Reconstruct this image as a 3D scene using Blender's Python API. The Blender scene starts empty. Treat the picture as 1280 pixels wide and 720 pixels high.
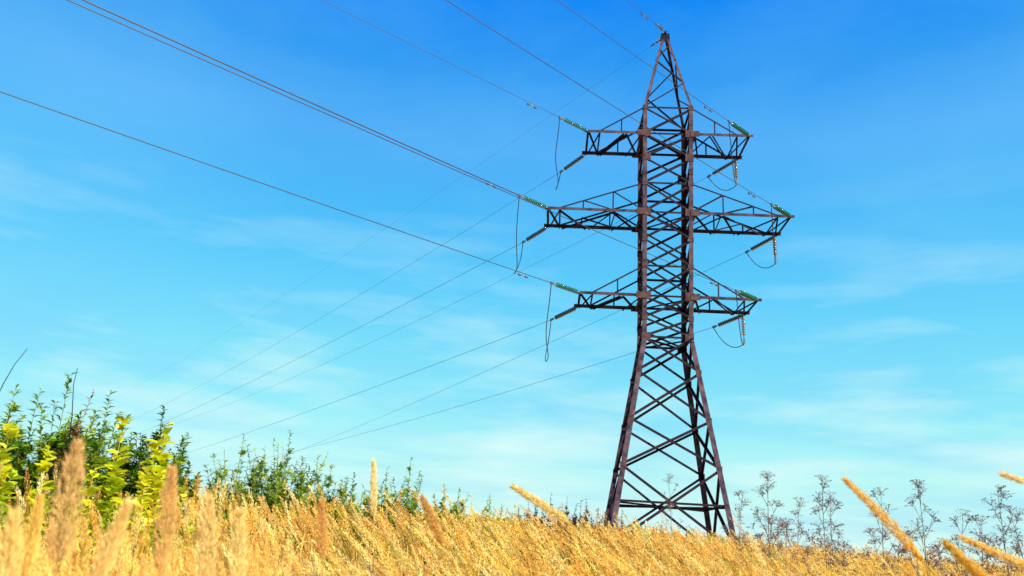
import bpy, math, random
import numpy as np
from mathutils import Vector, Matrix

random.seed(11)
rng = np.random.default_rng(5)
scene = bpy.context.scene
C = scene.collection

# ------------------------------------------------------------------ camera
F_PX, PITCH, YAW, ROLL = 1003.04, 0.30008, -0.0619, 0.05983
CAM = Vector((-5.321, -39.212, 1.5))
fw = Vector((math.sin(YAW)*math.cos(PITCH), math.cos(YAW)*math.cos(PITCH), math.sin(PITCH)))
rt0 = Vector((math.cos(YAW), -math.sin(YAW), 0)); up0 = rt0.cross(fw)
rt = rt0*math.cos(ROLL) + up0*math.sin(ROLL); up = -rt0*math.sin(ROLL) + up0*math.cos(ROLL)
cd = bpy.data.cameras.new('camera'); cam = bpy.data.objects.new('camera', cd); C.objects.link(cam)
cam.matrix_world = Matrix(((rt.x, up.x, -fw.x, CAM.x), (rt.y, up.y, -fw.y, CAM.y), (rt.z, up.z, -fw.z, CAM.z), (0, 0, 0, 1)))
cd.sensor_width = 36; cd.lens = 36*F_PX/1280; cd.clip_start = 0.05; cd.clip_end = 6000
scene.camera = cam
cd.dof.use_dof = True; cd.dof.focus_distance = 30; cd.dof.aperture_fstop = 4.5

# ------------------------------------------------------------------ sky and sun
SUN_EL, SUN_AZ = math.radians(40), math.radians(128)      # azimuth clockwise from +Y
world = bpy.data.worlds.new('World'); scene.world = world; world.use_nodes = True
nt = world.node_tree; nt.nodes.clear(); N = nt.nodes.new; L = nt.links.new
out = N('ShaderNodeOutputWorld'); bg = N('ShaderNodeBackground'); bg.inputs[1].default_value = 0.1
sky = N('ShaderNodeTexSky'); sky.sky_type = 'NISHITA'; sky.sun_disc = False
sky.sun_elevation = SUN_EL; sky.sun_rotation = SUN_AZ; sky.air_density = 1.0; sky.dust_density = 0.6; sky.ozone_density = 2.0
tc = N('ShaderNodeTexCoord'); sep = N('ShaderNodeSeparateXYZ'); L(tc.outputs['Generated'], sep.inputs[0])
ramp = N('ShaderNodeValToRGB'); L(sep.outputs['Z'], ramp.inputs[0])
els = ramp.color_ramp.elements
stops = [(0.0, (.66, .97, .92)), (.03, (.60, .96, .91)), (.085, (.48, .93, .92)), (.14, (.30, .85, .94)), (.21, (.19, .74, .95)), (.296, (.10, .61, .97)), (.38, (.062, .49, .95)),
         (.455, (.075, .43, .95)), (.53, (.006, .30, .90)), (.61, (.0, .245, .93)), (.80, (.0, .13, .62)), (1.0, (.0, .09, .45))]
els[0].position = stops[0][0]; els[0].color = (*stops[0][1], 1)
els[1].position = stops[-1][0]; els[1].color = (*stops[-1][1], 1)
for p, c in stops[1:-1]:
    e = els.new(p); e.color = (*c, 1)
sc10 = N('ShaderNodeVectorMath'); sc10.operation = 'SCALE'; sc10.inputs[3].default_value = 4.85
L(ramp.outputs[0], sc10.inputs[0])
mix = N('ShaderNodeMix'); mix.data_type = 'RGBA'; mix.inputs[0].default_value = 0.95
L(sky.outputs[0], mix.inputs[6]); L(sc10.outputs[0], mix.inputs[7])
# thin high cloud: noise on a layer seen in perspective (direction / (z + small))
zz = N('ShaderNodeMath'); zz.operation = 'ADD'; zz.inputs[1].default_value = 0.12; L(sep.outputs['Z'], zz.inputs[0])
dx = N('ShaderNodeMath'); dx.operation = 'DIVIDE'; L(sep.outputs['X'], dx.inputs[0]); L(zz.outputs[0], dx.inputs[1])
dy = N('ShaderNodeMath'); dy.operation = 'DIVIDE'; L(sep.outputs['Y'], dy.inputs[0]); L(zz.outputs[0], dy.inputs[1])
cmb = N('ShaderNodeCombineXYZ'); L(dx.outputs[0], cmb.inputs[0]); L(dy.outputs[0], cmb.inputs[1])
mp = N('ShaderNodeMapping'); mp.inputs['Scale'].default_value = (0.55, 0.8, 1); mp.inputs['Rotation'].default_value = (0, 0, .5); L(cmb.outputs[0], mp.inputs[0])
nz = N('ShaderNodeTexNoise'); nz.inputs['Scale'].default_value = 1.25; nz.inputs['Detail'].default_value = 9; nz.inputs['Roughness'].default_value = .56
nz.inputs['Distortion'].default_value = .5; L(mp.outputs[0], nz.inputs[0])
cr = N('ShaderNodeMapRange'); cr.inputs[1].default_value = .42; cr.inputs[2].default_value = .75; cr.inputs[3].default_value = 0; cr.inputs[4].default_value = .5
L(nz.outputs[0], cr.inputs[0])
mix2 = N('ShaderNodeMix'); mix2.data_type = 'RGBA'; L(cr.outputs[0], mix2.inputs[0]); L(mix.outputs[2], mix2.inputs[6]); mix2.inputs[7].default_value = (.95, 3.0, 4.8, 1)
# whiter wisps low over the horizon
mp3 = N('ShaderNodeMapping'); mp3.inputs['Scale'].default_value = (2.2, 2.2, 11); mp3.inputs['Location'].default_value = (3.1, 1.7, .4); L(tc.outputs['Generated'], mp3.inputs[0])
nz3 = N('ShaderNodeTexNoise'); nz3.inputs['Scale'].default_value = 1.6; nz3.inputs['Detail'].default_value = 9; nz3.inputs['Roughness'].default_value = .55; L(mp3.outputs[0], nz3.inputs[0])
c3 = N('ShaderNodeMapRange'); c3.inputs[1].default_value = .48; c3.inputs[2].default_value = .72; c3.inputs[3].default_value = 0; c3.inputs[4].default_value = 1.0; L(nz3.outputs[0], c3.inputs[0])
lowm = N('ShaderNodeMapRange'); lowm.inputs[1].default_value = .42; lowm.inputs[2].default_value = .05; lowm.inputs[3].default_value = 0; lowm.inputs[4].default_value = 1; L(sep.outputs['Z'], lowm.inputs[0])
mu = N('ShaderNodeMath'); mu.operation = 'MULTIPLY'; L(c3.outputs[0], mu.inputs[0]); L(lowm.outputs[0], mu.inputs[1])
mix3 = N('ShaderNodeMix'); mix3.data_type = 'RGBA'; L(mu.outputs[0], mix3.inputs[0]); L(mix2.outputs[2], mix3.inputs[6]); mix3.inputs[7].default_value = (3.5, 4.8, 4.7, 1)
L(mix3.outputs[2], bg.inputs[0]); L(bg.outputs[0], out.inputs[0])

sd = bpy.data.lights.new('sun', 'SUN'); sd.energy = 5.0; sd.angle = math.radians(.53); sd.color = (1, .94, .84)
sun = bpy.data.objects.new('sun', sd); C.objects.link(sun)
sdir = Vector((math.sin(SUN_AZ)*math.cos(SUN_EL), math.cos(SUN_AZ)*math.cos(SUN_EL), math.sin(SUN_EL)))
sun.rotation_euler = sdir.to_track_quat('Z', 'Y').to_euler(); sun.location = sdir*60
scene.view_settings.view_transform = 'Standard'; scene.view_settings.look = 'None'
scene.view_settings.exposure = 1.05; scene.view_settings.gamma = 1

# ------------------------------------------------------------------ helpers
def tag(o, label=None, cat=None, group=None, kind=None):
    for k, v in (('label', label), ('category', cat), ('group', group), ('kind', kind)):
        if v: o[k] = v
    return o
def empty(name, loc=(0, 0, 0), label=None, cat=None, group=None):
    o = bpy.data.objects.new(name, None); C.objects.link(o); o.location = loc; o.empty_display_size = .2
    return tag(o, label, cat, group)
def mesh_np(name, V, Fq, mat, parent=None, attr=None, smooth=False):
    """V (n,3), Fq (m,4) int"""
    me = bpy.data.meshes.new(name)
    V = np.asarray(V, np.float32); Fq = np.asarray(Fq, np.int32)
    me.vertices.add(len(V)); me.vertices.foreach_set('co', V.ravel())
    k = Fq.shape[1]
    me.loops.add(Fq.size); me.loops.foreach_set('vertex_index', Fq.ravel())
    me.polygons.add(len(Fq)); me.polygons.foreach_set('loop_start', np.arange(0, Fq.size, k, dtype=np.int32))
    try: me.polygons.foreach_set('loop_total', np.full(len(Fq), k, np.int32))
    except Exception: pass
    me.update(calc_edges=True); me.validate()
    if attr is not None and len(me.vertices) == len(attr):
        a = me.attributes.new('tint', 'FLOAT_COLOR', 'POINT')
        a.data.foreach_set('color', np.hstack([attr, np.ones((len(attr), 1))]).astype(np.float32).ravel())
    if smooth: me.polygons.foreach_set('use_smooth', np.ones(len(me.polygons), bool))
    me.materials.append(mat)
    o = bpy.data.objects.new(name, me); C.objects.link(o); o.parent = parent
    return o
class MB:
    def __init__(s): s.V = []; s.F = []
    def prism(s, ring, off):
        n = len(ring); b = len(s.V)
        s.V += [tuple(p) for p in ring] + [tuple(p + off) for p in ring]
        for i in range(n):
            j = (i+1) % n; s.F.append((b+i, b+j, b+n+j, b+n+i))
        s.F.append(tuple(b+i for i in range(n))[::-1]); s.F.append(tuple(b+n+i for i in range(n)))
    def loft(s, r0, r1):
        n = len(r0); b = len(s.V); s.V += [tuple(p) for p in r0] + [tuple(p) for p in r1]
        for i in range(n):
            j = (i+1) % n; s.F.append((b+i, b+j, b+n+j, b+n+i))
        s.F.append(tuple(b+i for i in range(n))[::-1]); s.F.append(tuple(b+n+i for i in range(n)))
    def angle(s, p0, p1, a, b, w, t):
        """rolled-steel angle from p0 to p1: one flange along a, the other along b"""
        p0 = Vector(p0); p1 = Vector(p1); d = (p1-p0).normalized()
        a = Vector(a); a = (a - d*a.dot(d)).normalized()
        b = Vector(b); b = (b - d*b.dot(d)); b = (b - a*b.dot(a)).normalized()
        prof = [(0, 0), (w, 0), (w, t), (t, t), (t, w), (0, w)]
        s.loft([p0 + a*x + b*y for x, y in prof], [p1 + a*x + b*y for x, y in prof])
    def box(s, c, ax, ay, az, sx, sy, sz):
        c = Vector(c); ax = Vector(ax)*sx/2; ay = Vector(ay)*sy/2; az = Vector(az)*sz/2
        s.prism([c-ax-ay-az, c+ax-ay-az, c+ax+ay-az, c-ax+ay-az], az*2)
    def tube(s, pts, r, n=6):
        pts = [Vector(p) for p in pts]; rs = r if isinstance(r, (list, tuple)) else [r]*len(pts)
        b = len(s.V); d0 = (pts[1]-pts[0]).normalized(); ref = Vector((0, 0, 1)) if abs(d0.z) < .9 else Vector((1, 0, 0))
        for i, p in enumerate(pts):
            d = (pts[min(i+1, len(pts)-1)] - pts[max(i-1, 0)]).normalized()
            u = d.cross(ref).normalized(); v = d.cross(u)
            for k in range(n):
                a = 2*math.pi*k/n; s.V.append(tuple(p + (u*math.cos(a) + v*math.sin(a))*rs[i]))
        for i in range(len(pts)-1):
            for k in range(n):
                j = (k+1) % n; s.F.append((b+i*n+k, b+i*n+j, b+(i+1)*n+j, b+(i+1)*n+k))
        s.F.append(tuple(b+k for k in range(n))[::-1]); s.F.append(tuple(b+(len(pts)-1)*n+k for k in range(n)))
    def lathe(s, prof, n=14, c=(0, 0, 0)):
        b = len(s.V)
        for z, r in prof:
            for k in range(n):
                a = 2*math.pi*k/n; s.V.append((c[0]+r*math.cos(a), c[1]+r*math.sin(a), c[2]+z))
        for i in range(len(prof)-1):
            for k in range(n):
                j = (k+1) % n; s.F.append((b+i*n+k, b+i*n+j, b+(i+1)*n+j, b+(i+1)*n+k))
        s.F.append(tuple(b+k for k in range(n))[::-1]); s.F.append(tuple(b+(len(prof)-1)*n+k for k in range(n)))
    def build(s, name, mat, parent=None, smooth=False):
        me = bpy.data.meshes.new(name); me.from_pydata(s.V, [], s.F); me.update(); me.materials.append(mat)
        if smooth: me.polygons.foreach_set('use_smooth', np.ones(len(me.polygons), bool))
        o = bpy.data.objects.new(name, me); C.objects.link(o); o.parent = parent
        return o

def noise_mat(name, c1, c2, scale=6, rough=.7, metal=0.0, detail=6, bump=.0, spec=.5, lo=.35, hi=.65, coord='Object'):
    m = bpy.data.materials.new(name); m.use_nodes = True; t = m.node_tree; b = t.nodes['Principled BSDF']
    tc = t.nodes.new('ShaderNodeTexCoord'); n = t.nodes.new('ShaderNodeTexNoise'); n.inputs['Scale'].default_value = scale; n.inputs['Detail'].default_value = detail
    t.links.new(tc.outputs[coord], n.inputs[0])
    r = t.nodes.new('ShaderNodeValToRGB'); r.color_ramp.elements[0].position = lo; r.color_ramp.elements[1].position = hi
    r.color_ramp.elements[0].color = (*c1, 1); r.color_ramp.elements[1].color = (*c2, 1)
    t.links.new(n.outputs[0], r.inputs[0]); t.links.new(r.outputs[0], b.inputs['Base Color'])
    b.inputs['Roughness'].default_value = rough; b.inputs['Metallic'].default_value = metal; b.inputs['Specular IOR Level'].default_value = spec
    if 'steel' in name: b.inputs['Specular IOR Level'].default_value = .16; b.inputs['Roughness'].default_value = .8
    if bump:
        bp = t.nodes.new('ShaderNodeBump'); bp.inputs['Strength'].default_value = bump; t.links.new(n.outputs[0], bp.inputs['Height']); t.links.new(bp.outputs[0], b.inputs['Normal'])
    return m
def plant_mat(name, transl=.3, rough=.6):
    """colour comes from the per-plant 'tint' attribute (every stalk or leaf its own hue), part of the light shines through"""
    m = bpy.data.materials.new(name); m.use_nodes = True; t = m.node_tree; b = t.nodes['Principled BSDF']
    a = t.nodes.new('ShaderNodeAttribute'); a.attribute_name = 'tint'
    tr = t.nodes.new('ShaderNodeBsdfTranslucent'); mx = t.nodes.new('ShaderNodeMixShader'); mx.inputs[0].default_value = transl
    t.links.new(a.outputs['Color'], b.inputs['Base Color']); t.links.new(a.outputs['Color'], tr.inputs[0])
    b.inputs['Roughness'].default_value = rough; b.inputs['Specular IOR Level'].default_value = .25
    t.links.new(b.outputs[0], mx.inputs[1]); t.links.new(tr.outputs[0], mx.inputs[2]); t.links.new(mx.outputs[0], t.nodes['Material Output'].inputs[0])
    return m

M_leg = noise_mat('weathered_steel', (.105, .066, .078), (.028, .014, .026), 2.5, .55, .0, 8)
M_bar = noise_mat('dark_rusty_steel', (.008, .005, .012), (.022, .010, .014), 3, .6, .0, 8)
M_chord = noise_mat('chord_steel', (.085, .054, .064), (.02, .010, .020), 2.0, .55, .0, 8)
M_plate = noise_mat('plate_steel', (.04, .020, .026), (.10, .052, .045), 5, .65, .0, 6)
M_conc = noise_mat('concrete', (.32, .29, .26), (.20, .18, .16), 8, .9, 0, 8, .3)
M_wire = noise_mat('conductor', (.015, .015, .025), (.03, .028, .035), 2, .6, .0)
M_fit = noise_mat('galvanised_fitting', (.10, .09, .09), (.2, .19, .19), 10, .4, .6)
def glass_mat(name, col):
    m = noise_mat(name, col, tuple(c*.75 for c in col), 4, .12, 0, 2, 0, .8)
    m.node_tree.nodes['Principled BSDF'].inputs['Transmission Weight'].default_value = .25
    return m
M_green = glass_mat('green_glass', (.06, .30, .17))
M_green_shaded = glass_mat('shaded_green_glass', (.03, .06, .08))  # same greenish glass as the near strings, backlit shade put into its colour
M_pale = glass_mat('grey_glass', (.16, .20, .20))
M_grass = plant_mat('dry_grass', .36)
M_leaf = plant_mat('leaf', .45, .5)
M_stem = plant_mat('plant_stem', .0, .8)

# ------------------------------------------------------------------ terrain
FA = YAW
def sm(x): x = np.clip(x, 0, 1); return x*x*(3-2*x)
def ground(x, y):
    x = np.asarray(x, float); y = np.asarray(y, float)
    dx_ = x-CAM.x; dy_ = y-CAM.y; r = np.hypot(dx_, dy_)
    az = np.arctan2(dx_, dy_) - FA
    az = (az + math.pi) % (2*math.pi) - math.pi
    m = 1.12 - .72*sm((az - math.radians(2))/math.radians(32))
    back = sm((np.abs(az)-math.radians(70))/math.radians(60)); m = m*(1-back)+.3*back
    prof = np.where(r < 14, .6*sm((r-1.0)/13.0)*.55+.6*np.clip(r/14, 0, 1)*.45, .6+.35*sm((r-14)/26.0))
    prof = prof - 2.2*sm((r-60)/300)
    return prof*m + .04*np.sin(x*.31+1)*np.sin(y*.27)*np.clip(r/8, 0, 1)
def gz(x, y): return float(ground(x, y))
def ray(px, py):
    d = fw + rt*((px-640)/F_PX) + up*((360-py)/F_PX)
    return d
def place(px, r, py=None):
    """ground point at distance r in the compass direction seen at picture column px"""
    d = ray(px, 668 + (px-640)*.06 if py is None else py); h = math.hypot(d.x, d.y)
    x = CAM.x + d.x/h*r; y = CAM.y + d.y/h*r
    return x, y, gz(x, y)
def top_z(px, py, r):
    d = ray(px, py); h = math.hypot(d.x, d.y); return CAM.z + d.z/h*r

rr = np.concatenate([np.linspace(0.3, 20, 40), np.linspace(21, 70, 40), np.geomspace(75, 3000, 26)])
na = 96; aa = np.linspace(0, 2*math.pi, na, endpoint=False)
gx = CAM.x + np.outer(rr, np.sin(aa)); gy = CAM.y + np.outer(rr, np.cos(aa)); gzv = ground(gx, gy)
V = np.stack([gx.ravel(), gy.ravel(), gzv.ravel()], 1)
Fq = []
for i in range(len(rr)-1):
    for k in range(na):
        j = (k+1) % na; Fq.append((i*na+k, i*na+j, (i+1)*na+j, (i+1)*na+k))
cc = len(V); V = np.vstack([V, [[CAM.x, CAM.y, gz(CAM.x, CAM.y)]]])
for k in range(0, na, 2): Fq.append((cc, k, (k+1) % na, (k+2) % na))
M_soil = noise_mat('straw_covered_soil', (.20, .13, .055), (.36, .25, .10), .9, .95, 0, 10, .5, .2, coord='Object')
g = mesh_np('field', V, np.array(Fq), M_soil, smooth=True); tag(g, 'straw coloured field under the tall dry grass', 'ground', None, 'structure')

# ------------------------------------------------------------------ lattice tower
Z = [23.60, 22.07, 20.70, 19.25, 17.64, 16.20, 14.76, 13.20, 12.10, 11.13, 9.39, 7.08, 4.90, 1.30]
ZR, ZP = 3.31, 29.02
W_T, W_W, W_R = 1.300, 1.223, 2.5
def wid(z):
    if z >= Z[9]: return W_W + (W_T-W_W)*(z-Z[9])/(Z[0]-Z[9])
    return W_R + (W_W-W_R)*(z-ZR)/(Z[9]-ZR)
def corner(sx, sy, z, inset=0): w = wid(z)-inset; return Vector((sx*w, sy*w, z))
tower = empty('power_line_tower', (0, 0, 0), 'tall rusty lattice steel tower with three pairs of crossarms standing in the dry grass', 'power tower')
for sx in (-1, 1):
    for sy in (-1, 1):
        m = MB()
        foot = gz(sx*2.85, sy*2.85) - .1
        segs = [foot, Z[9], Z[0]]
        for z0, z1 in zip(segs, segs[1:]):
            fl = .235 if z1 <= Z[9] else .21
            m.angle(corner(sx, sy, z0), corner(sx, sy, z1), (-sx, 0, 0), (0, -sy, 0), fl, .02)
        leg = m.build('leg', M_leg, tower)
        for i, z in enumerate(Z[:-1]):
            s = .42 if i in (1, 2, 4, 7, 9) else .27
            p = corner(sx, sy, z)
            gm = MB(); gm.box(p + Vector((-sx*(s/2-.02), sy*.009, 0)), (1, 0, 0), (0, 1, 0), (0, 0, 1), s, .014, s*.95)
            gm.box(p + Vector((sx*.0115, -sy*(s/2+.01), 0)), (0, 1, 0), (1, 0, 0), (0, 0, 1), s, .014, s*.95)
            gm.build('gusset_plate', M_plate, leg)
        b = corner(sx, sy, foot+.15); fm = MB()
        q = lambda h, zz: [Vector((b.x+a*h, b.y+c*h, zz)) for a, c in ((-1, -1), (1, -1), (1, 1), (-1, 1))]
        fm.loft(q(.42, foot-.25), q(.28, foot+.32)); fm.build('footing', M_conc, tower)
faces = [((0, -1, 0), (-1, -1), (1, -1)), ((1, 0, 0), (1, -1), (1, 1)), ((0, 1, 0), (1, 1), (-1, 1)), ((-1, 0, 0), (-1, 1), (-1, -1))]
for n, ca, cb in faces:
    n = Vector(n)
    for i in range(len(Z)-1):
        zt, zb = Z[i], Z[i+1]; w = .105 if i < 9 else .12
        m = MB()
        for k, (a, b) in enumerate(((ca, cb), (cb, ca))):
            p0 = corner(*a, zt) - n*(.026 + k*.016); p1 = corner(*b, zb) - n*(.026 + k*.016)
            d = (p1-p0).normalized(); e = d.cross(n)
            m.angle(p0 - e*w/2, p1 - e*w/2, e, -n, w, .012)
        mid = (corner(*ca, (zt+zb)/2) + corner(*cb, (zt+zb)/2))/2
        br = m.build('cross_brace', M_bar, tower)
    for z in [Z[0], Z[1], Z[3], Z[4], Z[6], Z[7], Z[9], ZR]:
        m = MB(); w = .10; a = corner(*ca, z) - n*.060; b = corner(*cb, z) - n*.060
        m.angle(a + Vector((0, 0, w/2)), b + Vector((0, 0, w/2)), (0, 0, -1), -n, w, .012); m.build('horizontal_strut', M_bar, tower)
# plan bracing at the crossarm levels and ring
for z in (Z[1], Z[4], Z[7], Z[9], ZR):
    m = MB(); i_ = .12
    for k, (a, b) in enumerate((((-1, -1), (1, 1)), ((1, -1), (-1, 1)))):
        p0 = corner(*a, z, i_) + Vector((0, 0, -.03-.02*k)); p1 = corner(*b, z, i_) + Vector((0, 0, -.03-.02*k))
        d = (p1-p0).normalized(); e = d.cross(Vector((0, 0, 1)))
        m.angle(p0-e*.04, p1-e*.04, e, (0, 0, -1), .08, .012)
    m.build('diaphragm_brace', M_bar, tower)
# peak
pk_r = .17
def pkc(sx, sy, z):
    t = (z-Z[0])/(ZP-.35-Z[0]); w = wid(Z[0])*(1-t) + pk_r*t; return Vector((sx*w, sy*w, z))
for sx in (-1, 1):
    for sy in (-1, 1):
        m = MB(); m.angle(pkc(sx, sy, Z[0]), pkc(sx, sy, ZP-.35), (-sx, 0, 0), (0, -sy, 0), .13, .014); m.build('peak_leg', M_leg, tower)
PZ = [Z[0], 25.35, 26.95, 28.2]
for n, ca, cb in faces:
    n = Vector(n)
    for i in range(3):
        a, b = (ca, cb) if i % 2 == 0 else (cb, ca)
        p0 = pkc(*a, PZ[i]) - n*.02; p1 = pkc(*b, PZ[i+1]) - n*.02
        d = (p1-p0).normalized(); e = d.cross(n); m = MB(); m.angle(p0-e*.035, p1-e*.035, e, -n, .075, .01); m.build('peak_brace', M_bar, tower)
m = MB(); m.box((0, 0, ZP-.25), (1, 0, 0), (0, 1, 0), (0, 0, 1), .46, .46, .22); m.box((0, 0, ZP-.08), (1, 0, 0), (0, 1, 0), (0, 0, 1), .12, .62, .12)
m.box((0, -.2, ZP-.5), (1, 0, 0), (0, 1, 0), (0, 0, 1), .5, .02, .3)
m.build('peak_cap', M_bar, tower)
# crossarms
ARMS = {'upper': (Z[1], 4.17, Z[0]), 'middle': (Z[4], 6.08, Z[3]), 'lower': (Z[7], 4.31, Z[6])}
for an, (za, La, zt) in ARMS.items():
    wb = wid(za)
    for sx in (-1, 1):
        arm = MB(); chords = []
        # root plate is the thing the sub-parts hang on
        for sy in (-1, 1):
            arm.box((sx*(wb+.10), sy*(wb+.030), za), (1, 0, 0), (0, 1, 0), (0, 0, 1), .46, .016, .32)
        arm.box((sx*(wb+.10), 0, za-.12), (1, 0, 0), (0, 1, 0), (0, 0, 1), .10, 2*wb+.07, .10)
        armo = arm.build('crossarm', M_plate, tower)
        xP = La - .62
        for sy in (-1, 1):
            m = MB(); m.angle((sx*wb, sy*wb, za+.07), (sx*(La+.22), sy*wb, za+.07), (0, 0, -1), (0, -sy, 0), .15, .014)
            m.build('bottom_chord', M_chord, armo)
            m = MB(); m.angle((sx*(wb-.03), sy*(wid(zt)-.03), zt), (sx*xP, sy*(wb-.03), za+.08), (0, 0, -1), (0, -sy, 0), .075, .010)
            m.build('tie', M_bar, armo)
        # bottom plane lattice: end frame, then a zigzag back to the legs
        m = MB(); lev_ = [0]
        def hb(xa, sa, xb, sb, w=.085):
            lev_[0] += 1; o = Vector((0, 0, -.055 - .006*lev_[0]))
            p0 = Vector((sx*xa, sa*(wb-.02), za)) + o; p1 = Vector((sx*xb, sb*(wb-.02), za)) + o
            d = (p1-p0).normalized(); e = d.cross(Vector((0, 0, 1))); m.angle(p0-e*w/2, p1-e*w/2, e, (0, 0, -1), w, .008)
        span = xP - wb
        hb(La, -1, La, 1, .12); hb(xP, -1, xP, 1); hb(xP, -1, La-.08, 1); hb(La-.08, -1, xP-.05, 1)
        if an == 'middle':
            hb(xP, -1, wb+span*.66, 1); hb(xP-.1, 1, wb+span*.36, -1); hb(wb+span*.36, -1, wb+span*.62, 1)
            hb(wb+span*.36, -1, wb+.05, 1); hb(wb+.1, -1, wb+span*.33, 1); hb(wb+span*.33, -1, wb+span*.36, 1, .06)
        else:
            hb(xP, 1, wb+span*.45, -1); hb(xP-.12, 1, wb+span*.38, -1); hb(wb+span*.38, -1, wb+.05, 1); hb(wb+.1, -1, wb+span*.30, 1)
        m.build('lattice_bracing', M_bar, armo)
        # side planes: posts and diagonals between chord and tie
        for sy in (-1, 1):
            m = MB()
            def tz(x): t = (x-wb)/(xP-wb); return zt*(1-t) + (za+.08)*t
            def sb_(xa, zaa, xb, zbb, k=0):
                o = Vector((0, -sy*(.03+.012*k), 0)); p0 = Vector((sx*xa, sy*(wb-.02), zaa))+o; p1 = Vector((sx*xb, sy*(wb-.02), zbb))+o
                d = (p1-p0).normalized(); e = d.cross(Vector((0, 1, 0))); m.angle(p0-e*.035, p1-e*.035, e, (0, -sy, 0), .07, .008)
            if an == 'middle':
                x1 = wb+span*.36; x2 = wb+span*.72
                sb_(x1, za, x1, tz(x1)); sb_(x2, za, x2, tz(x2), 1); sb_(wb+.05, za+.15, x1, tz(x1), 2); sb_(x1, za+.05, x2, tz(x2), 3)
            else:
                x1 = wb+span*.5
                sb_(x1, za, x1, tz(x1))
            m.build('side_bracing', M_bar, armo)

# ------------------------------------------------------------------ wires, insulator strings, jumpers
SL = 2.15
disc_me = {}
def disc_mesh(mat):
    if mat.name not in disc_me:
        m = MB(); m.lathe([(.045, .035), (.040, .055), (.012, .060), (0.0, .10), (-.018, .112), (-.030, .120), (-.036, .115), (-.028, .085), (-.022, .05), (-.06, .03), (-.10, .018)], 14)
        o = m.build('disc', mat, None, True); disc_me[mat.name] = o.data; bpy.data.objects.remove(o)
    return disc_me[mat.name]
def string(p0, d, length, mat, label, group, horn=True):
    """insulator string from p0 along unit direction d: built along local -Z"""
    root = empty('insulator_string', p0, label, 'insulator', group)
    root.rotation_euler = (-Vector(d)).to_track_quat('Z', 'Y').to_euler()
    n = int((length-.5)/.135)
    z0 = -.22
    rod = MB(); rod.tube([(0, 0, .03), (0, 0, -length+.03)], .020, 6); rod.lathe([(0, .03), (-.06, .05), (-.12, .03)], 8)
    rod.build('suspension_rod', M_fit, root, True)
    for i in range(n):
        o = bpy.data.objects.new('disc', disc_mesh(mat)); C.objects.link(o); o.parent = root; o.location = (0, 0, z0 - i*.135)
    cl = MB(); cl.box((0, 0, -length+.08), (1, 0, 0), (0, 1, 0), (0, 0, 1), .07, .11, .26); cl.tube([(0, 0, -length+.10), (.0, -.0, -length-.05)], .04, 6)
    cl.build('clamp', M_fit, root)
    return root
def hdir(ph, a): v = Vector((math.sin(ph), math.cos(ph), -a)); return v.normalized()
FAR = {('upper', -1): (-.6867, .0982, .000324), ('middle', -1): (-.7029, .0936, .000265), ('lower', -1): (-.7069, .0890, .000257),
       ('upper', 1): (-.6842, .0969, .000363), ('middle', 1): (-.6164, .1135, .000261), ('lower', 1): (-.6835, .0909, .000360)}
NEAR = {('upper', -1): (-2.3823, .0569, .000289), ('middle', -1): (-2.4443, .0443, .000261), ('lower', -1): (-2.4385, .0412, .000185),
        ('upper', 1): (-2.4266, .050, .000295), ('middle', 1): (-2.4361, .0499, .000325), ('lower', 1): (-2.4307, .046, .000234)}
def wire_pts(a0, q, t0, t1):
    ph, a, b = q; T = []; t = t0
    while t < t1: T.append(t); t += 1.5 if t < 60 else 4
    T.append(t1)
    return [Vector((a0[0]+math.sin(ph)*t, a0[1]+math.cos(ph)*t, a0[2]-a*t+b*t*t)) for t in T]
side_word = {-1: 'left', 1: 'right'}
def damper(pts, t, parent):
    # small dumbbell weight clamped under the wire about t metres from its start
    acc = 0
    for p, q in zip(pts, pts[1:]):
        l = (q-p).length
        if acc + l > t:
            c = p.lerp(q, (t-acc)/l); d = (q-p).normalized(); break
        acc += l
    dn = Vector((0, 0, -1)); m = MB(); m.tube([c, c+dn*.13], .02, 5); c2 = c+dn*.13
    m.tube([c2-d*.28, c2+d*.28], .012, 5); m.tube([c2-d*.32, c2-d*.16], .045, 6); m.tube([c2+d*.16, c2+d*.32], .045, 6)
    m.build('vibration_damper', M_fit, parent)
ends = {}
for (an, sx), q in NEAR.items():
    za, La, _ = ARMS[an]; wb = wid(za); a0 = Vector((sx*(La+.02), -wb-.02, za-.02)); d = hdir(q[0], q[1]); 
    s = string(a0, d, SL, M_green, f'green glass insulator string on the near edge of the {an} {side_word[sx]} crossarm tip', 'strain insulator strings on the crossarms')
    pts = wire_pts(a0, q, SL, 110); m = MB(); m.tube(pts, {('middle', -1): .026, ('lower', -1): .017, ('upper', -1): .012}.get((an, sx), .014), 5)
    w = m.build('power_line', M_wire); tag(w, f'black wire rising overhead to the left from the {an} {side_word[sx]} crossarm', 'wire', 'power lines')
    damper(pts, 2.0, w); ends[(an, sx, -1)] = a0 + d*SL
for (an, sx), q in FAR.items():
    za, La, _ = ARMS[an]; wb = wid(za); a0 = Vector((sx*(La+.02), wb+.02, za-.05)); d = hdir(q[0], q[1]+.06)
    s = string(a0, d, SL, M_green_shaded, f'shade-darkened green glass insulator string on the far edge of the {an} {side_word[sx]} crossarm tip', 'strain insulator strings on the crossarms')
    e = a0 + d*SL; pts = wire_pts(a0, q, SL, 420); dz = e - pts[0]
    pts = [p + dz for p in pts]; m = MB(); m.tube(pts, .011 if an != 'upper' else .009, 5)
    w = m.build('power_line', M_wire); tag(w, f'thin wire running down to the distance from the {an} {side_word[sx]} crossarm', 'wire', 'power lines')
    ends[(an, sx, 1)] = e
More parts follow.
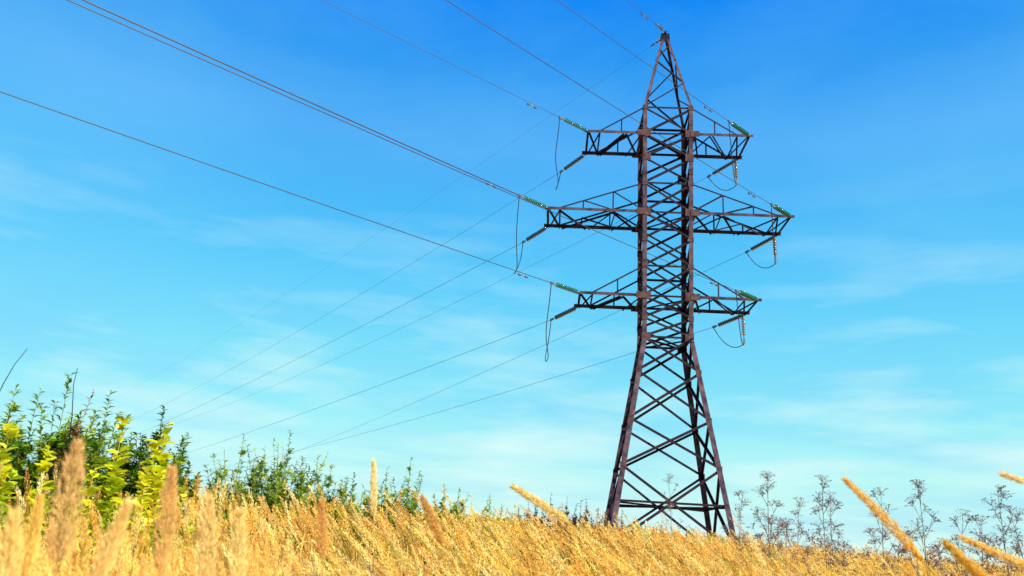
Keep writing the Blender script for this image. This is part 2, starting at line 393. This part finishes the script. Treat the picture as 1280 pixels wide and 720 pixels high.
for an in ARMS:
    for sx in (-1, 1):
        za, La, _ = ARMS[an]; wb = wid(za); A = ends[(an, sx, -1)]; B = ends[(an, sx, 1)]
        if sx < 0:
            pts = []
            sag = {'upper': 2.0, 'middle': 2.7, 'lower': 2.7}[an]
            for k in range(25):
                t = k/24; p = A.lerp(B, t); f = 1 - abs(2*t-1)**2.6; pts.append(p + Vector((-.16*math.sin(math.pi*t) + .13*math.sin(math.pi*(3*t+.25*La))*math.sin(math.pi*t), 0, -sag*f*(1+.10*math.sin(5*t+La)))))
        else:
            hs = Vector((sx*(La-.15), wb-.05, za-.09)); hl = 1.5
            string(hs, (0.02, 0, -1), hl, M_pale, f'grey insulator string hanging straight down under the {an} right crossarm tip', 'hanging insulator strings')
            Cc = hs + Vector((.03, 0, -hl-.05)); pts = []
            for P, Q, sg, nn in ((A, Cc, .9, 14), (Cc, B, .55, 14)):
                for k in range(nn+1):
                    if P is Cc and k == 0: continue
                    t = k/nn; pts.append(P.lerp(Q, t) + Vector((0, 0, -sg*4*t*(1-t))))
        m = MB(); m.tube(pts, .022, 5); j = m.build('jumper_wire', M_wire)
        tag(j, f'slack black jumper loop hanging below the {an} {side_word[sx]} crossarm', 'wire', 'jumper loops')
top = Vector((0, 0, ZP-.05))
for q, rng_t, lab, off in (((-2.4484, .045, .000226), 110, 'near', -.25), ((-.7005, .0965, .00025), 400, 'far', .25)):
    a0 = top + Vector((0, off, 0)); d = hdir(q[0], q[1]); 
    root = empty('wire_clamp', a0, f'small insulated wire clamp on the {lab} side of the tower peak', 'clamp', 'peak clamps')
    root.rotation_euler = (-d).to_track_quat('Z', 'Y').to_euler()
    m = MB(); m.tube([(0, 0, 0), (0, 0, -.9)], .02, 6); m.box((0, 0, -.85), (1, 0, 0), (0, 1, 0), (0, 0, 1), .07, .07, .28); m.build('link_rod', M_fit, root)
    for i in range(2):
        o = bpy.data.objects.new('disc', disc_mesh(M_pale)); C.objects.link(o); o.parent = root; o.location = (0, 0, -.3-.2*i)
    pts = wire_pts(a0, q, .9, rng_t); m = MB(); m.tube(pts, .011 if lab == 'near' else .005, 5); w = m.build('ground_wire', M_wire)
    tag(w, f'thin earth wire leaving the very top of the tower on its {lab} side', 'wire', 'earth wires')
    if lab == 'near': damper(pts, 1.2, w)

# ------------------------------------------------------------------ plants: vectorised leaf and tube cards with real width and fold
def cols(base, n, jit=.12, hue=.06):
    b = np.array(base)[None]*(1+rng.normal(0, jit, (n, 1)))*(1+rng.normal(0, hue, (n, 3))); return np.clip(b, .004, .9)
def norm(v): return v/np.maximum(np.linalg.norm(v, axis=-1, keepdims=True), 1e-9)
def leaves_np(P, D, U, Ln, W, fold=.25, droop=.25):
    """pointed folded leaves: base P, direction D, blade-up U; 6 verts, 2... quads each"""
    D = norm(D); S = norm(np.cross(D, U)); Nn = np.cross(S, D); Ln = Ln[:, None]; W = W[:, None]
    v0 = P; v1 = P + D*Ln*.45 + S*W*.5 + Nn*W*fold; v2 = P + D*Ln - Nn*Ln*droop; v3 = P + D*Ln*.45 - S*W*.5 + Nn*W*fold
    m = P + D*Ln*.5 - Nn*Ln*droop*.15
    V = np.stack([v0, v1, v2, v3, m], 1).reshape(-1, 3); n = len(P); b = np.arange(n)[:, None]*5
    F = np.concatenate([b+np.array([[0, 1, 2, 4]]), b+np.array([[0, 4, 2, 3]])], 0)
    return V, F
def oval_np(P, D, U, Ln, W, cup=.2):
    """broad oval leaf, 8 rim verts and a midrib"""
    D = norm(D); S = norm(np.cross(D, U)); Nn = np.cross(S, D); Ln = Ln[:, None]; W = W[:, None]
    prof = [(0, 0), (.22, .38), (.55, .5), (.85, .27), (1, 0)]
    R = [P + D*Ln*t + S*W*w_ + Nn*W*cup*abs(w_)*2 - Nn*Ln*.25*t*t for t, w_ in prof]
    Lf = [P + D*Ln*t - S*W*w_ + Nn*W*cup*abs(w_)*2 - Nn*Ln*.25*t*t for t, w_ in prof[1:4]]
    M = [P + D*Ln*t - Nn*Ln*.25*t*t for t in (.22, .55, .85)]
    V = np.stack(R+Lf+M, 1).reshape(-1, 3); n = len(P); b = np.arange(n)[:, None]*11
    q = [(0, 1, 8, 8), (1, 2, 9, 8), (2, 3, 10, 9), (3, 4, 10, 10), (0, 8, 5, 5), (8, 9, 6, 5), (9, 10, 7, 6), (10, 4, 7, 7)]
    tri = [x for x in q if len(set(x)) == 3]; qd = [x for x in q if len(set(x)) == 4]
    return V, np.concatenate([b+np.array([x]) for x in qd], 0), np.concatenate([b+np.array([[*dict.fromkeys(x)]]) for x in tri], 0)
def tubes_np(paths, radii, n=4):
    """paths (k,m,3), radii (k,m)"""
    k, m_, _ = paths.shape; T = norm(np.gradient(paths, axis=1)); ref = np.where(np.abs(T[..., 2:3]) > .9, np.array([1., 0, 0]), np.array([0, 0, 1.]))
    Uu = norm(np.cross(T, ref)); Vv = np.cross(T, Uu); a = np.arange(n)*2*math.pi/n
    R = paths[:, :, None] + (Uu[:, :, None]*np.cos(a)[None, None, :, None] + Vv[:, :, None]*np.sin(a)[None, None, :, None])*radii[:, :, None, None]
    V = R.reshape(-1, 3); F = []
    i = np.arange(m_-1)[:, None]*n; j = np.arange(n)[None]; jn = (j+1) % n
    f = np.stack([i+j, i+jn, i+n+jn, i+n+j], -1).reshape(-1, 4)
    F = (np.arange(k)[:, None, None]*m_*n + f[None]).reshape(-1, 4)
    return V, F
class Acc:
    def __init__(s): s.V = []; s.F = []; s.A = []; s.n = 0
    def add(s, V, F, A): s.V.append(V); s.F.append(F+s.n); s.A.append(A); s.n += len(V)
    def build(s, name, mat, parent=None):
        F = np.vstack(s.F)
        return mesh_np(name, np.vstack(s.V), F, mat, parent, np.vstack(s.A))

# ---- the dry grass
GOLD = np.array([(.78, .44, .075), (.80, .52, .13), (.70, .34, .055), (.86, .64, .24), (.76, .47, .065), (.52, .26, .05), (.84, .56, .14)])
def grass_field(acc, X, Y, H, lean_x, lean_y, nsp, plume_len, plume_r, sp_len, sp_w, nbl, tint=None, seg=5, stem_r=.0016, nose=.0):
    n = len(X); G = ground(X, Y); base = np.stack([X, Y, G], 1)
    lean = np.stack([lean_x, lean_y], 1)*H[:, None]
    Lh = np.hypot(lean[:, 0], lean[:, 1]); Hz = np.sqrt(np.maximum(H**2-.8*Lh**2, .2*H**2))
    def axis(s, idx=None):
        b = base if idx is None else base[idx]; l = lean if idx is None else lean[idx]; h = Hz if idx is None else Hz[idx]
        return np.stack([b[:, 0]+l[:, 0]*s**2, b[:, 1]+l[:, 1]*s**2, b[:, 2]+h*(s-.08*s**3)], 1)
    col = GOLD[rng.integers(0, len(GOLD), n)]*(1+rng.normal(0, .14, (n, 1)))
    patch = np.sin(X*.9+1.3*np.sin(Y*.5))*np.sin(Y*.7+.8*np.sin(X*.6)) + rng.normal(0, .35, n)
    col = col*(1+np.clip(patch, -1, 1)[:, None]*np.array([.08, .12, .22]))
    gm_ = rng.random(n) < .05*(patch < .2); col[gm_] = np.array([.34, .36, .06])*(1+rng.normal(0, .15, (gm_.sum(), 1)))
    col = np.clip(col, .02, .88)
    if tint is not None: col = np.broadcast_to(np.array(tint), (n, 3))*(1+rng.normal(0, .12 if n > 1 else .04, (n, 1)))
    ss = np.linspace(0.0, 1, seg); path = np.stack([axis(np.full(n, s)) for s in ss], 1)
    rad = np.linspace(1, .5, seg)[None]*np.broadcast_to(np.asarray(stem_r), (n,))[:, None]
    V, F = tubes_np(path, rad, 3); acc.add(V, F, np.repeat(col*np.array([.85, .88, .7]), seg*3, 0))
    # plume spikelets
    idx = np.repeat(np.arange(n), nsp); k = len(idx); pl = (plume_len/H)[idx]
    u = rng.random(k); s = 1 - pl*(1-u) ; s = np.minimum(s, 1.0)
    A0 = axis(s, idx); A1 = axis(np.minimum(s+.02, 1.04), idx); T = norm(A1-A0)
    env = (np.sin(np.pi*np.clip(u, 0, 1)**.75)**.8*.85+.15)*(1-.25*u)
    th = rng.random(k)*2*np.pi; ref = np.array([[1., .2, .1]]); Ua = norm(np.cross(T, ref)); Va = np.cross(T, Ua)
    Rd = Ua*np.cos(th)[:, None] + Va*np.sin(th)[:, None]
    pr = plume_r[idx]; ro = env*pr*rng.random(k)**.62*(1+.35*(rng.random(k) < .1))
    P = A0 + Rd*ro[:, None]
    D = norm(T + Rd*(.30+.25*rng.random(k))[:, None] + rng.normal(0, .08, (k, 3)))
    SL_ = sp_len[idx]*(.7+.6*rng.random(k)); SW = sp_w[idx]*(.7+.6*rng.random(k))
    Sd = norm(np.cross(D, rng.normal(0, 1, (k, 3))))
    V = np.stack([P, P+D*SL_[:, None]*.45+Sd*SW[:, None]*.5, P+D*SL_[:, None], P+D*SL_[:, None]*.45-Sd*SW[:, None]*.5], 1).reshape(-1, 3)
    F = np.arange(k*4).reshape(-1, 4)
    cc_ = col[idx]*(1+rng.normal(0, .16, (k, 1))); acc.add(V, F, np.repeat(cc_, 4, 0))
    # blades
    if nbl:
        idx = np.repeat(np.arange(n), nbl); k = len(idx); s0 = .15+.55*rng.random(k); B0 = axis(s0, idx)
        a = rng.random(k)*2*np.pi; out_ = np.stack([np.cos(a), np.sin(a), np.zeros(k)], 1) + np.stack([lean_x, lean_y, np.zeros(n)], 1)[idx]*1.5
        Lb = (.30+.35*rng.random(k)); pts = []
        for t in (0, .35, .7, 1):
            pts.append(B0 + out_*(Lb*.55*t**1.4)[:, None] + np.array([0, 0, 1.])*(Lb*(.85*t-.45*t*t))[:, None])
        path = np.stack(pts, 1); sd = norm(np.cross(out_, np.array([[0, 0, 1.]])))
        wv = np.array([.8, 1, .7, .08])[None, :, None]*(.0045*np.maximum(1, sp_w[idx]/.004*.5))[:, None, None]
        Lp = path + sd[:, None]*wv; Rp = path - sd[:, None]*wv + np.array([0, 0, .003]); V = np.stack([Lp, Rp], 2).reshape(-1, 3)
        f = np.array([[0, 1, 3, 2], [2, 3, 5, 4], [4, 5, 7, 6]]); F = (np.arange(k)[:, None, None]*8+f[None]).reshape(-1, 4)
        cb = col[idx]*np.array([.95, 1.0, .8])*(1+rng.normal(0, .12, (k, 1))); acc.add(V, F, np.repeat(cb, 8, 0))
def scatter(r0, r1, dens, half):
    A = (r1*r1-r0*r0)*half; n = int(A*dens); r = np.sqrt(rng.random(n)*(r1*r1-r0*r0)+r0*r0); az = YAW + (rng.random(n)*2-1)*half
    # clumping
    r += .25*np.sin(az*60+r*3); return CAM.x+r*np.sin(az), CAM.y+r*np.cos(az), r, az-YAW
acc = Acc(); H36 = math.radians(37)
for (r0, r1, dens, nsp, spl, spw, nbl, rs) in ((1.9, 5, 40, 240, .016, .0026, 3, .0017), (5, 9, 32, 130, .020, .0042, 2, .0022), (9, 16, 24, 60, .028, .007, 1, .003), (16, 28, 12, 30, .04, .012, 1, .005), (28, 60, 3.6, 12, .07, .026, 1, .008)):
    X, Y, r, az = scatter(r0, r1, dens, H36)
    n = len(X); t = sm((az+math.radians(24))/math.radians(22))
    H = rng.normal(1.25, .12, n)
    near = np.clip(1-(r-1.9)/3, 0, 1); H = H - .05*near
    H = H + (rng.random(n) < .06)*rng.uniform(.05, .30, n)*np.clip((r-3)/6, 0, 1)
    H = np.minimum(H, CAM.z - ground(X, Y) + r*.026 + .16*rng.random(n)**2 + .12*(1-t)) if r1 < 9 else H
    lx = -(.04+.36*t)*(1+rng.normal(0, .28, n)) + rng.normal(0, .05, n); ly = rng.normal(0, .09, n) - .05
    grass_field(acc, X, Y, H, lx, ly, nsp, rng.normal(.22, .035, n).clip(.12, .32), rng.normal(.016, .004, n).clip(.008, .028)*np.clip(r/12, 1, 1.8), np.full(n, spl), np.full(n, spw), nbl, stem_r=rs)
n = 190; az = YAW - np.radians(rng.uniform(13, 36, n)); r = rng.uniform(2.0, 4.6, n); X = CAM.x+r*np.sin(az); Y = CAM.y+r*np.cos(az)
H = CAM.z - ground(X, Y) + r*(rng.uniform(-.045, .020, n)); grass_field(acc, X, Y, H, -(.03+.10*rng.random(n)), rng.normal(0, .05, n), 420, rng.uniform(.20, .28, n), rng.uniform(.014, .022, n), np.full(n, .017), np.full(n, .0024), 3, tint=(.84, .50, .12))
gr = acc.build('dry_grass', M_grass); tag(gr, 'dense golden dry reed grass bending in the wind over the field', 'grass', None, 'stuff')

# ---- single plumes that stand out above the grass
def plume(px, py, r, h_vis, rad, lean, label, tint, ly=0.0, nsp=1500):
    zt = top_z(px, py, r); x, y, z = place(px, r, py); H = None
    # base is offset so the tip, after leaning, is over the column px
    for _ in range(6):
        H = (zt - gz(x, y))/max(.3, math.sqrt(1-.8*(lean**2+ly**2)))/.92; x, y, z = place(px, r, py)
        x -= lean*H; y -= ly*H
    a = Acc(); one = lambda v: np.array([float(v)])
    grass_field(a, one(x), one(y), one(H), one(lean), one(ly), nsp, one(h_vis), one(rad), one(.017), one(.0015), 3, tint=(min(.9, tint[0]*1.22), min(.9, tint[1]*1.42), tint[2]*1.1), seg=10, stem_r=.0022)
    o = a.build('grass_plume', M_grass)
    tag(o, label, 'grass plume', 'large grass plumes above the field')
PL = [
 (97, 556, 1.75, .27, .030, -.02, 'largest upright feathery plume at the left, in front of the green shrubs', (.60, .32, .14)),
 (215, 588, 1.9, .26, .022, -.03, 'upright pinkish plume right of the largest one, under the yellow leafy plant', (.58, .30, .12)),
 (160, 632, 1.6, .20, .014, .10, 'plume slanting right between the two biggest plumes', (.70, .44, .20)),
 (18, 640, 1.7, .26, .022, -.06, 'pale plume at the far left edge of the field', (.68, .42, .17)),
 (50, 622, 2.3, .24, .018, .0, 'slim plume just left of the largest plume', (.62, .36, .10)),
 (262, 622, 2.0, .26, .020, -.05, 'soft plume standing left of the middle shrubs', (.66, .40, .18)),
 (300, 640, 2.1, .24, .020, -.05, 'pale plume in the grass below the middle shrubs', (.68, .44, .20)),
 (402, 628, 2.8, .22, .018, -.06, 'reddish plume in front of the middle shrubs', (.55, .26, .09)),
 (467, 577, 3.2, .26, .011, -.05, 'tall thin pale plume rising over the middle shrubs', (.74, .50, .26)),
 (528, 622, 3.0, .20, .017, -.22, 'orange brown plume leaning left below the thin pale plume', (.52, .24, .07)),
 (642, 609, 2.6, .15, .012, -.62, 'arched plume nodding to the left between shrubs and tower', (.66, .42, .15)),
 (1057, 600, 2.45, .27, .0125, -.38, 'tall orange plume leaning left in the gap right of the tower', (.66, .34, .05)),
 (1184, 681, 2.2, .13, .011, -.40, 'short leaning plume at the lower right of the field', (.66, .36, .07)),
 (1203, 673, 2.5, .14, .009, -.75, 'thin plume lying almost flat at the lower right', (.66, .38, .12)),
 (1256, 594, 2.3, .20, .009, -.85, 'plume tip reaching in from the right edge of the view', (.68, .42, .16)),
]
for p in PL: plume(*p[:6], p[6], p[7])

# ---- leafy shrubs
def leafy(name, px, py, r, spread, nst, leaf, Lf, Wf, nl, green, label, cat, group=None, lean=0., stem_col=(.16, .11, .05), lo=.25, twig=True, up_=1.0):
    x, y, z = place(px, r, py); zt = top_z(px, py, r); Ht = max(.6, zt - z); root = empty(name, (x, y, z), label, cat, group)
    P_ = []; R_ = []; LP = []; LD = []; LC = []; LS = []
    for i in range(nst):
        a = rng.random()*2*math.pi; sp = spread*math.sqrt((i+.2)/nst); h = Ht*(1.0 if i == 0 else rng.uniform(.74, .97)*(1-.10*sp/ max(spread, .01)))
        b = np.array([math.cos(a), math.sin(a), 0])*spread*.25*rng.random(); tipo = np.array([math.cos(a)*sp + (lean if i == 0 else lean*.6), math.sin(a)*sp, h])
        s = np.linspace(0, 1, 9); c = b + (tipo-b)*np.stack([s**1.5, s**1.5, s], 1) + np.cumsum(rng.normal(0, .006, (9, 3)), 0); P_.append(c); R_.append(np.linspace(.009, .002, 9)*up_)
        paths = [(c, 1.0, lo, nl)]
        if twig:
            for q in range(int(rng.integers(6, 11))):
                s0 = rng.uniform(lo, .88); k0 = s0*8; i0 = int(k0); st = c[i0]*(1-(k0-i0)) + c[min(i0+1, 8)]*(k0-i0)
                a2 = rng.random()*2*math.pi; l2 = rng.uniform(.16, .42)*(1.15-s0)*Ht*.45
                d2 = np.array([math.cos(a2)*.8, math.sin(a2)*.8, .9]); d2 /= np.linalg.norm(d2); sg = np.linspace(0, 1, 9)[:, None]
                c2 = st + d2*l2*sg + np.array([0, 0, .12*l2])*sg**2; P_.append(c2); R_.append(np.linspace(.0035, .0012, 9)*up_); paths.append((c2, .8, .1, max(5, int(nl*.34))))
        for c_, sc_, l0, k_ in paths:
            u = l0 + (1-l0)*rng.random(k_); kk = u*8; i0 = np.minimum(kk.astype(int), 7); f = (kk-i0)[:, None]
            p = c_[i0]*(1-f) + c_[i0+1]*f; T = norm(c_[i0+1]-c_[i0]); a3 = rng.random(k_)*2*math.pi
            o = np.stack([np.cos(a3), np.sin(a3), np.zeros(k_)], 1); LP.append(p); LD.append(norm(o*rng.uniform(.6, 1.1, (k_, 1)) + T*rng.uniform(.3, 1.0, (k_, 1)))); LS.append((sc_*(1.15-.5*u))*rng.uniform(.45, 1.2, k_))
            bc = np.array(green[rng.integers(0, len(green))]); LC.append(np.clip(bc*(1+rng.normal(0, .22, (k_, 1)))*(1+rng.normal(0, .06, (k_, 3))), .005, .9))
    P_ = np.array(P_); R_ = np.array(R_); V, F = tubes_np(P_, R_, 4); mesh_np('stem', V, F, M_stem, root, np.clip(np.array(stem_col)*(1+rng.normal(0, .1, (len(V), 1))), .01, 1))
    LP = np.vstack(LP); LD = np.vstack(LD); LC = np.vstack(LC); LS = np.concatenate(LS); U = np.array([0, 0, 1.]) + rng.normal(0, .25, LP.shape)
    if leaf == 'lance':
        V, F = leaves_np(LP, LD, U, Lf*LS, Wf*LS); mesh_np('foliage', V, F, M_leaf, root, np.repeat(LC, 5, 0))
    else:
        V, Fq_, Ft = oval_np(LP, LD, U, Lf*LS, Wf*LS); Ft4 = None
        me = bpy.data.meshes.new('foliage'); me.from_pydata(V.tolist(), [], Fq_.tolist()+Ft.tolist()); me.update()
        at_ = me.attributes.new('tint', 'FLOAT_COLOR', 'POINT'); ca = np.repeat(LC, 11, 0); at_.data.foreach_set('color', np.hstack([ca, np.ones((len(ca), 1))]).astype(np.float32).ravel())
        me.polygons.foreach_set('use_smooth', np.ones(len(me.polygons), bool)); me.materials.append(M_leaf); o = bpy.data.objects.new('foliage', me); C.objects.link(o); o.parent = root
    return root
DG = [(.15, .29, .015), (.25, .38, .018), (.07, .17, .020), (.36, .47, .02)]
MG = [(.20, .33, .025), (.30, .42, .03), (.12, .24, .04), (.40, .50, .03)]
YG = [(.62, .62, .015), (.45, .54, .02), (.70, .66, .03)]
RD = [(.22, .09, .03), (.16, .13, .03), (.28, .13, .04)]
WS = 'narrow leaved green shrubs along the left side'
left = [  # px, py(top), r, spread, stems, label
 (-25, 474, 8.8, .45, 9, 'dark green narrow leaved shrub cut by the left edge of the view'),
 (18, 486, 9.5, .42, 10, 'dark green narrow leaved shrub behind the leftmost yellow leafy plant'),
 (58, 488, 9.8, .45, 10, 'dense green shrub between the leftmost yellow plant and the reddish weed'),
 (92, 470, 9.0, .5, 11, 'tallest narrow leaved shrub at the left, beside the reddish leaning weed'),
 (128, 492, 9.6, .45, 11, 'bushy dark shrub just left of the tall yellow leafy plant'),
 (208, 508, 9.4, .34, 9, 'slender shrub with an upright tip right of the tall yellow leafy plant'),
 (232, 545, 9.9, .40, 8, 'lower dark shrub at the right end of the left thicket'),
 (166, 520, 10.2, .5, 10, 'dark shrub filling in behind the tall yellow leafy plant'),
]
for px, py, r, sp, ns, lb in left: leafy('narrow_leaved_shrub', px, py, r, sp, ns+8, 'lance', .12, .040, 130, DG, lb, 'shrub', WS)
mid = [
 (268, 606, 11.5, .2, 2, 'small sparse shrub left of the middle group'),
 (307, 541, 12.0, .40, 8, 'upright shrub with a thin tip, first of the middle group from the left'),
 (336, 558, 12.5, .35, 7, 'medium shrub between the two tallest of the middle group'),
 (366, 537, 12.0, .45, 9, 'tallest shrub of the middle group'),
 (395, 570, 12.6, .40, 8, 'bushy shrub just right of the tallest of the middle group'),
 (420, 580, 12.8, .45, 7, 'rounded low shrub left of the tall thin pale plume'),
 (450, 590, 13.4, .45, 7, 'low green shrub right behind the tall thin pale plume'),
 (487, 586, 13.4, .40, 6, 'green shrub just right of the tall thin pale plume'),
 (515, 573, 13.2, .35, 5, 'airy shrub with bare upper twigs right of the thin pale plume'),
 (550, 602, 14.0, .45, 6, 'low shrub behind the orange brown leaning plume'),
 (580, 612, 14.5, .45, 6, 'low rounded shrub in the dip left of the arched plume'),
 (612, 618, 14.8, .40, 5, 'small shrub behind the arched nodding plume'),
 (650, 630, 15.4, .40, 5, 'last small green shrub on the way to the tower'),
]
for px, py, r, sp, ns, lb in mid: leafy('young_shrub', px, py, r, sp*1.35, ns+8, 'lance', .10, .032, 85, MG, lb, 'shrub', 'young green shrubs in the middle', stem_col=(.14, .12, .07))
yl = [
 (8, 530, 7.4, .15, 4, 46, 'yellow green broad leaved plant nearest the left edge'),
 (58, 560, 7.2, .12, 3, 34, 'short yellow green broad leaved plant left of the largest plume'),
 (162, 515, 7.6, .10, 3, 40, 'tallest yellow green broad leaved plant in the left thicket'),
 (205, 535, 7.4, .12, 4, 46, 'yellow green broad leaved plant right of the tallest one'),
 (182, 590, 7.0, .10, 3, 30, 'low yellow green plant between the two taller yellow ones'),
 (118, 585, 7.0, .08, 2, 22, 'small yellow leaved plant just right of the largest plume'),
 (232, 610, 7.6, .10, 3, 24, 'low yellow leaved plant at the right end of the left thicket'),
]
for px, py, r, sp, ns, nl, lb in yl: leafy('broad_leaved_plant', px, py, r, sp, ns+2, 'oval', .15, .12, int(nl*1.5), YG, lb, 'plant', 'yellow green broad leaved plants', stem_col=(.30, .26, .06), lo=.35, twig=False)
leafy('reddish_weed', 88, 486, 8.6, .12, 3, 'lance', .09, .026, 80, RD, 'reddish brown weed leaning right among the green shrubs', 'weed', None, lean=.28, stem_col=(.28, .07, .03))

# ---- bare twigs
def twig(px0, r, pts_px, label):
    x, y, z = place(px0, r); root_p = [Vector((x, y, z))]
    for (px, py) in pts_px:
        xx, yy, _ = place(px, r, py); root_p.append(Vector((xx, yy, top_z(px, py, r))))
    m = MB(); n = len(root_p); m.tube(root_p, [.004*(1-i/n)+.0015 for i in range(n)], 5); o = m.build('bare_twig', M_bar); tag(o, label, 'twig', 'bare twigs over the shrubs'); return o
twig(-60, 7.5, [(-40, 580), (-15, 520), (4, 480), (18, 456), (34, 436)], 'thin bare twig curving up over the left shrubs at the left edge')
twig(196, 9.0, [(199, 560), (201, 530), (204, 514)], 'short bare upright twig beside the yellow leafy plants')
twig(90, 8.5, [(90, 520), (92, 480), (97, 460)], 'short bare twig sticking out above the tallest left shrub')

# ---- dried umbel weeds
def umbel(px, py, r, dens, label, cat='dry weed', group='tall dried weeds right of the tower', col=(.13, .10, .10), ht_min=.5, name='dried_weed', sp=.38, rad=1.0):
    x, y, z = place(px, r, py); zt = top_z(px, py, r); Ht = max(ht_min, zt-z); root = empty(name, (x, y, z), label, cat, group)
    paths = []; rads = []; seeds = []
    s = np.linspace(0, 1, 7); bend = rng.normal(0, .03, 2)
    c = np.stack([bend[0]*Ht*s**2 + rng.normal(0, .008, 7)*s, bend[1]*Ht*s**2, Ht*.93*s], 1); paths.append(c); rads.append(np.linspace(.0095, .0032, 7)*rad)
    heads = [(c[-1], np.array([0, 0, 1.]), .13)]
    nb = dens
    for i in range(nb):
        s0 = .30 + .66*(i+rng.random())/nb; k = s0*6; i0 = int(k); st = c[i0]*(1-k+i0)+c[min(6, i0+1)]*(k-i0)
        a = i*2.4 + rng.random(); l = sp*Ht*(.36+.2*rng.random())*(1.28-s0)
        d = np.array([math.cos(a)*.62, math.sin(a)*.62, .9]); sg = np.linspace(0, 1, 7)[:, None]
        cc = st + d*l*sg + np.array([0, 0, .25*l])*sg**2; paths.append(cc); rads.append(np.linspace(.0045, .0022, 7)*rad)
        heads.append((cc[-1], norm(cc[-1]-cc[-2]), .09+.05*rng.random()))
        for q in range(2):
            j = int(rng.integers(2, 5)); a2 = a + rng.normal(0, 1.2); d2 = np.array([math.cos(a2)*.6, math.sin(a2)*.6, .9]); l2 = l*rng.uniform(.3, .55)
            c3 = cc[j] + d2*l2*sg; paths.append(c3); rads.append(np.linspace(.003, .0018, 7)*rad); heads.append((c3[-1], norm(d2), .07+.03*rng.random()))
    V, F = tubes_np(np.array(paths), np.array(rads), 4); mesh_np('stem', V, F, M_stem, root, np.clip(np.array(col)*(1+rng.normal(0, .15, (len(V), 1))), .005, 1))
    P = []; rp = []; rr_ = []
    for h, d, R_ in heads:
        n = 11; a = rng.random(n)*2*math.pi; q = np.sqrt(rng.random(n)); Uv = norm(np.cross(d, np.array([.3, 1, .1]))); Vv = np.cross(d, Uv)
        tips = h + (Uv*np.cos(a)[:, None]+Vv*np.sin(a)[:, None])*(q*R_)[:, None] + d*(R_*.75*(1.1-.35*q))[:, None]
        for t in tips:
            rp.append(np.stack([h, h*.5+t*.5+d*R_*.06, t])); rr_.append([.0016, .0014, .0012])
        m_ = 3; P.append(np.repeat(tips, m_, 0) + rng.normal(0, .010, (n*m_, 3))*np.array([1, 1, .35]))
    P = np.vstack(P); k = len(P); Dd = norm(rng.normal(0, 1, (k, 3))*np.array([1, 1, .5])); V1, F1 = leaves_np(P-Dd*.008, Dd, norm(rng.normal(0, 1, (k, 3))), np.full(k, .020), np.full(k, .011))
    V2, F2 = tubes_np(np.array(rp), np.array(rr_)*rad*1.2, 3)
    a_ = Acc(); a_.add(V1, F1, np.repeat(np.clip(np.array(col)*1.0*(1+rng.normal(0, .25, (k, 1))), .005, 1), 5, 0)); a_.add(V2, F2, np.repeat(np.array([col])*1.0, len(V2), 0))
    a_.build('seed_head', M_stem, root)
tall = [
 (957, 586, 13.5, 9, 'broad flat topped dried weed, nearest on the right of the tower'),
 (1027, 588, 13.0, 8, 'dried weed with a double stem just left of the tall orange plume'),
 (1036, 610, 14.0, 6, 'shorter dried weed tucked behind the double stemmed one'),
 (1148, 594, 13.0, 9, 'spreading dried weed midway between the orange plume and the right edge'),
 (1250, 600, 12.5, 8, 'slim dried weed closest to the right edge of the view'),
 (1096, 604, 14.5, 7, 'faint dried weed directly right of the tall orange plume'),
 (840, 588, 26.0, 8, 'faint dried weed seen through the legs of the tower'),
 (920, 610, 17.0, 7, 'dried weed close to the right leg of the tower'),
 (992, 618, 17.0, 6, 'low dried weed between the two tallest weeds'),
 (1190, 632, 15.0, 6, 'low dried weed right of the spreading one'),
 (1216, 640, 13.5, 5, 'small dried weed left of the slim one at the right edge'),
 (1277, 628, 14.0, 6, 'dried weed cut by the right edge of the view'),
]
for px, py, r, dn, lb in tall: umbel(px, py, r, dn, lb, col=(.16, .115, .10) if r > 16 else (.13, .09, .08))
lw = 'low dry weed in the brown tangle edging the grass at the right'
for i in range(13):
    px = 925 + i*28 + rng.normal(0, 5); umbel(px, 655+(px-925)*.075+rng.normal(0, 12), rng.uniform(11, 16), int(rng.integers(5, 9)), lw, 'dry weed', 'low dry weeds at the right', (.20, .12, .09), name='low_weed', sp=.5)
ls = 'dark brown scrub bush on the skyline near the tower foot'
for px, py, r in ((660, 626, 15), (676, 624, 15), (690, 616, 15), (707, 619, 15), (724, 624, 15), (738, 628, 15), (752, 634, 15), (775, 634, 16), (800, 648, 19), (826, 652, 20), (858, 658, 20)):
    leafy('dry_scrub', px, py, r, .5, 13, 'lance', .07, .035, 50, [(.10, .05, .05), (.13, .07, .06), (.07, .04, .05)], ls, 'scrub', 'brown scrub by the tower foot', stem_col=(.08, .05, .05))

scene.render.engine = 'CYCLES'
print('objects', len(bpy.data.objects))
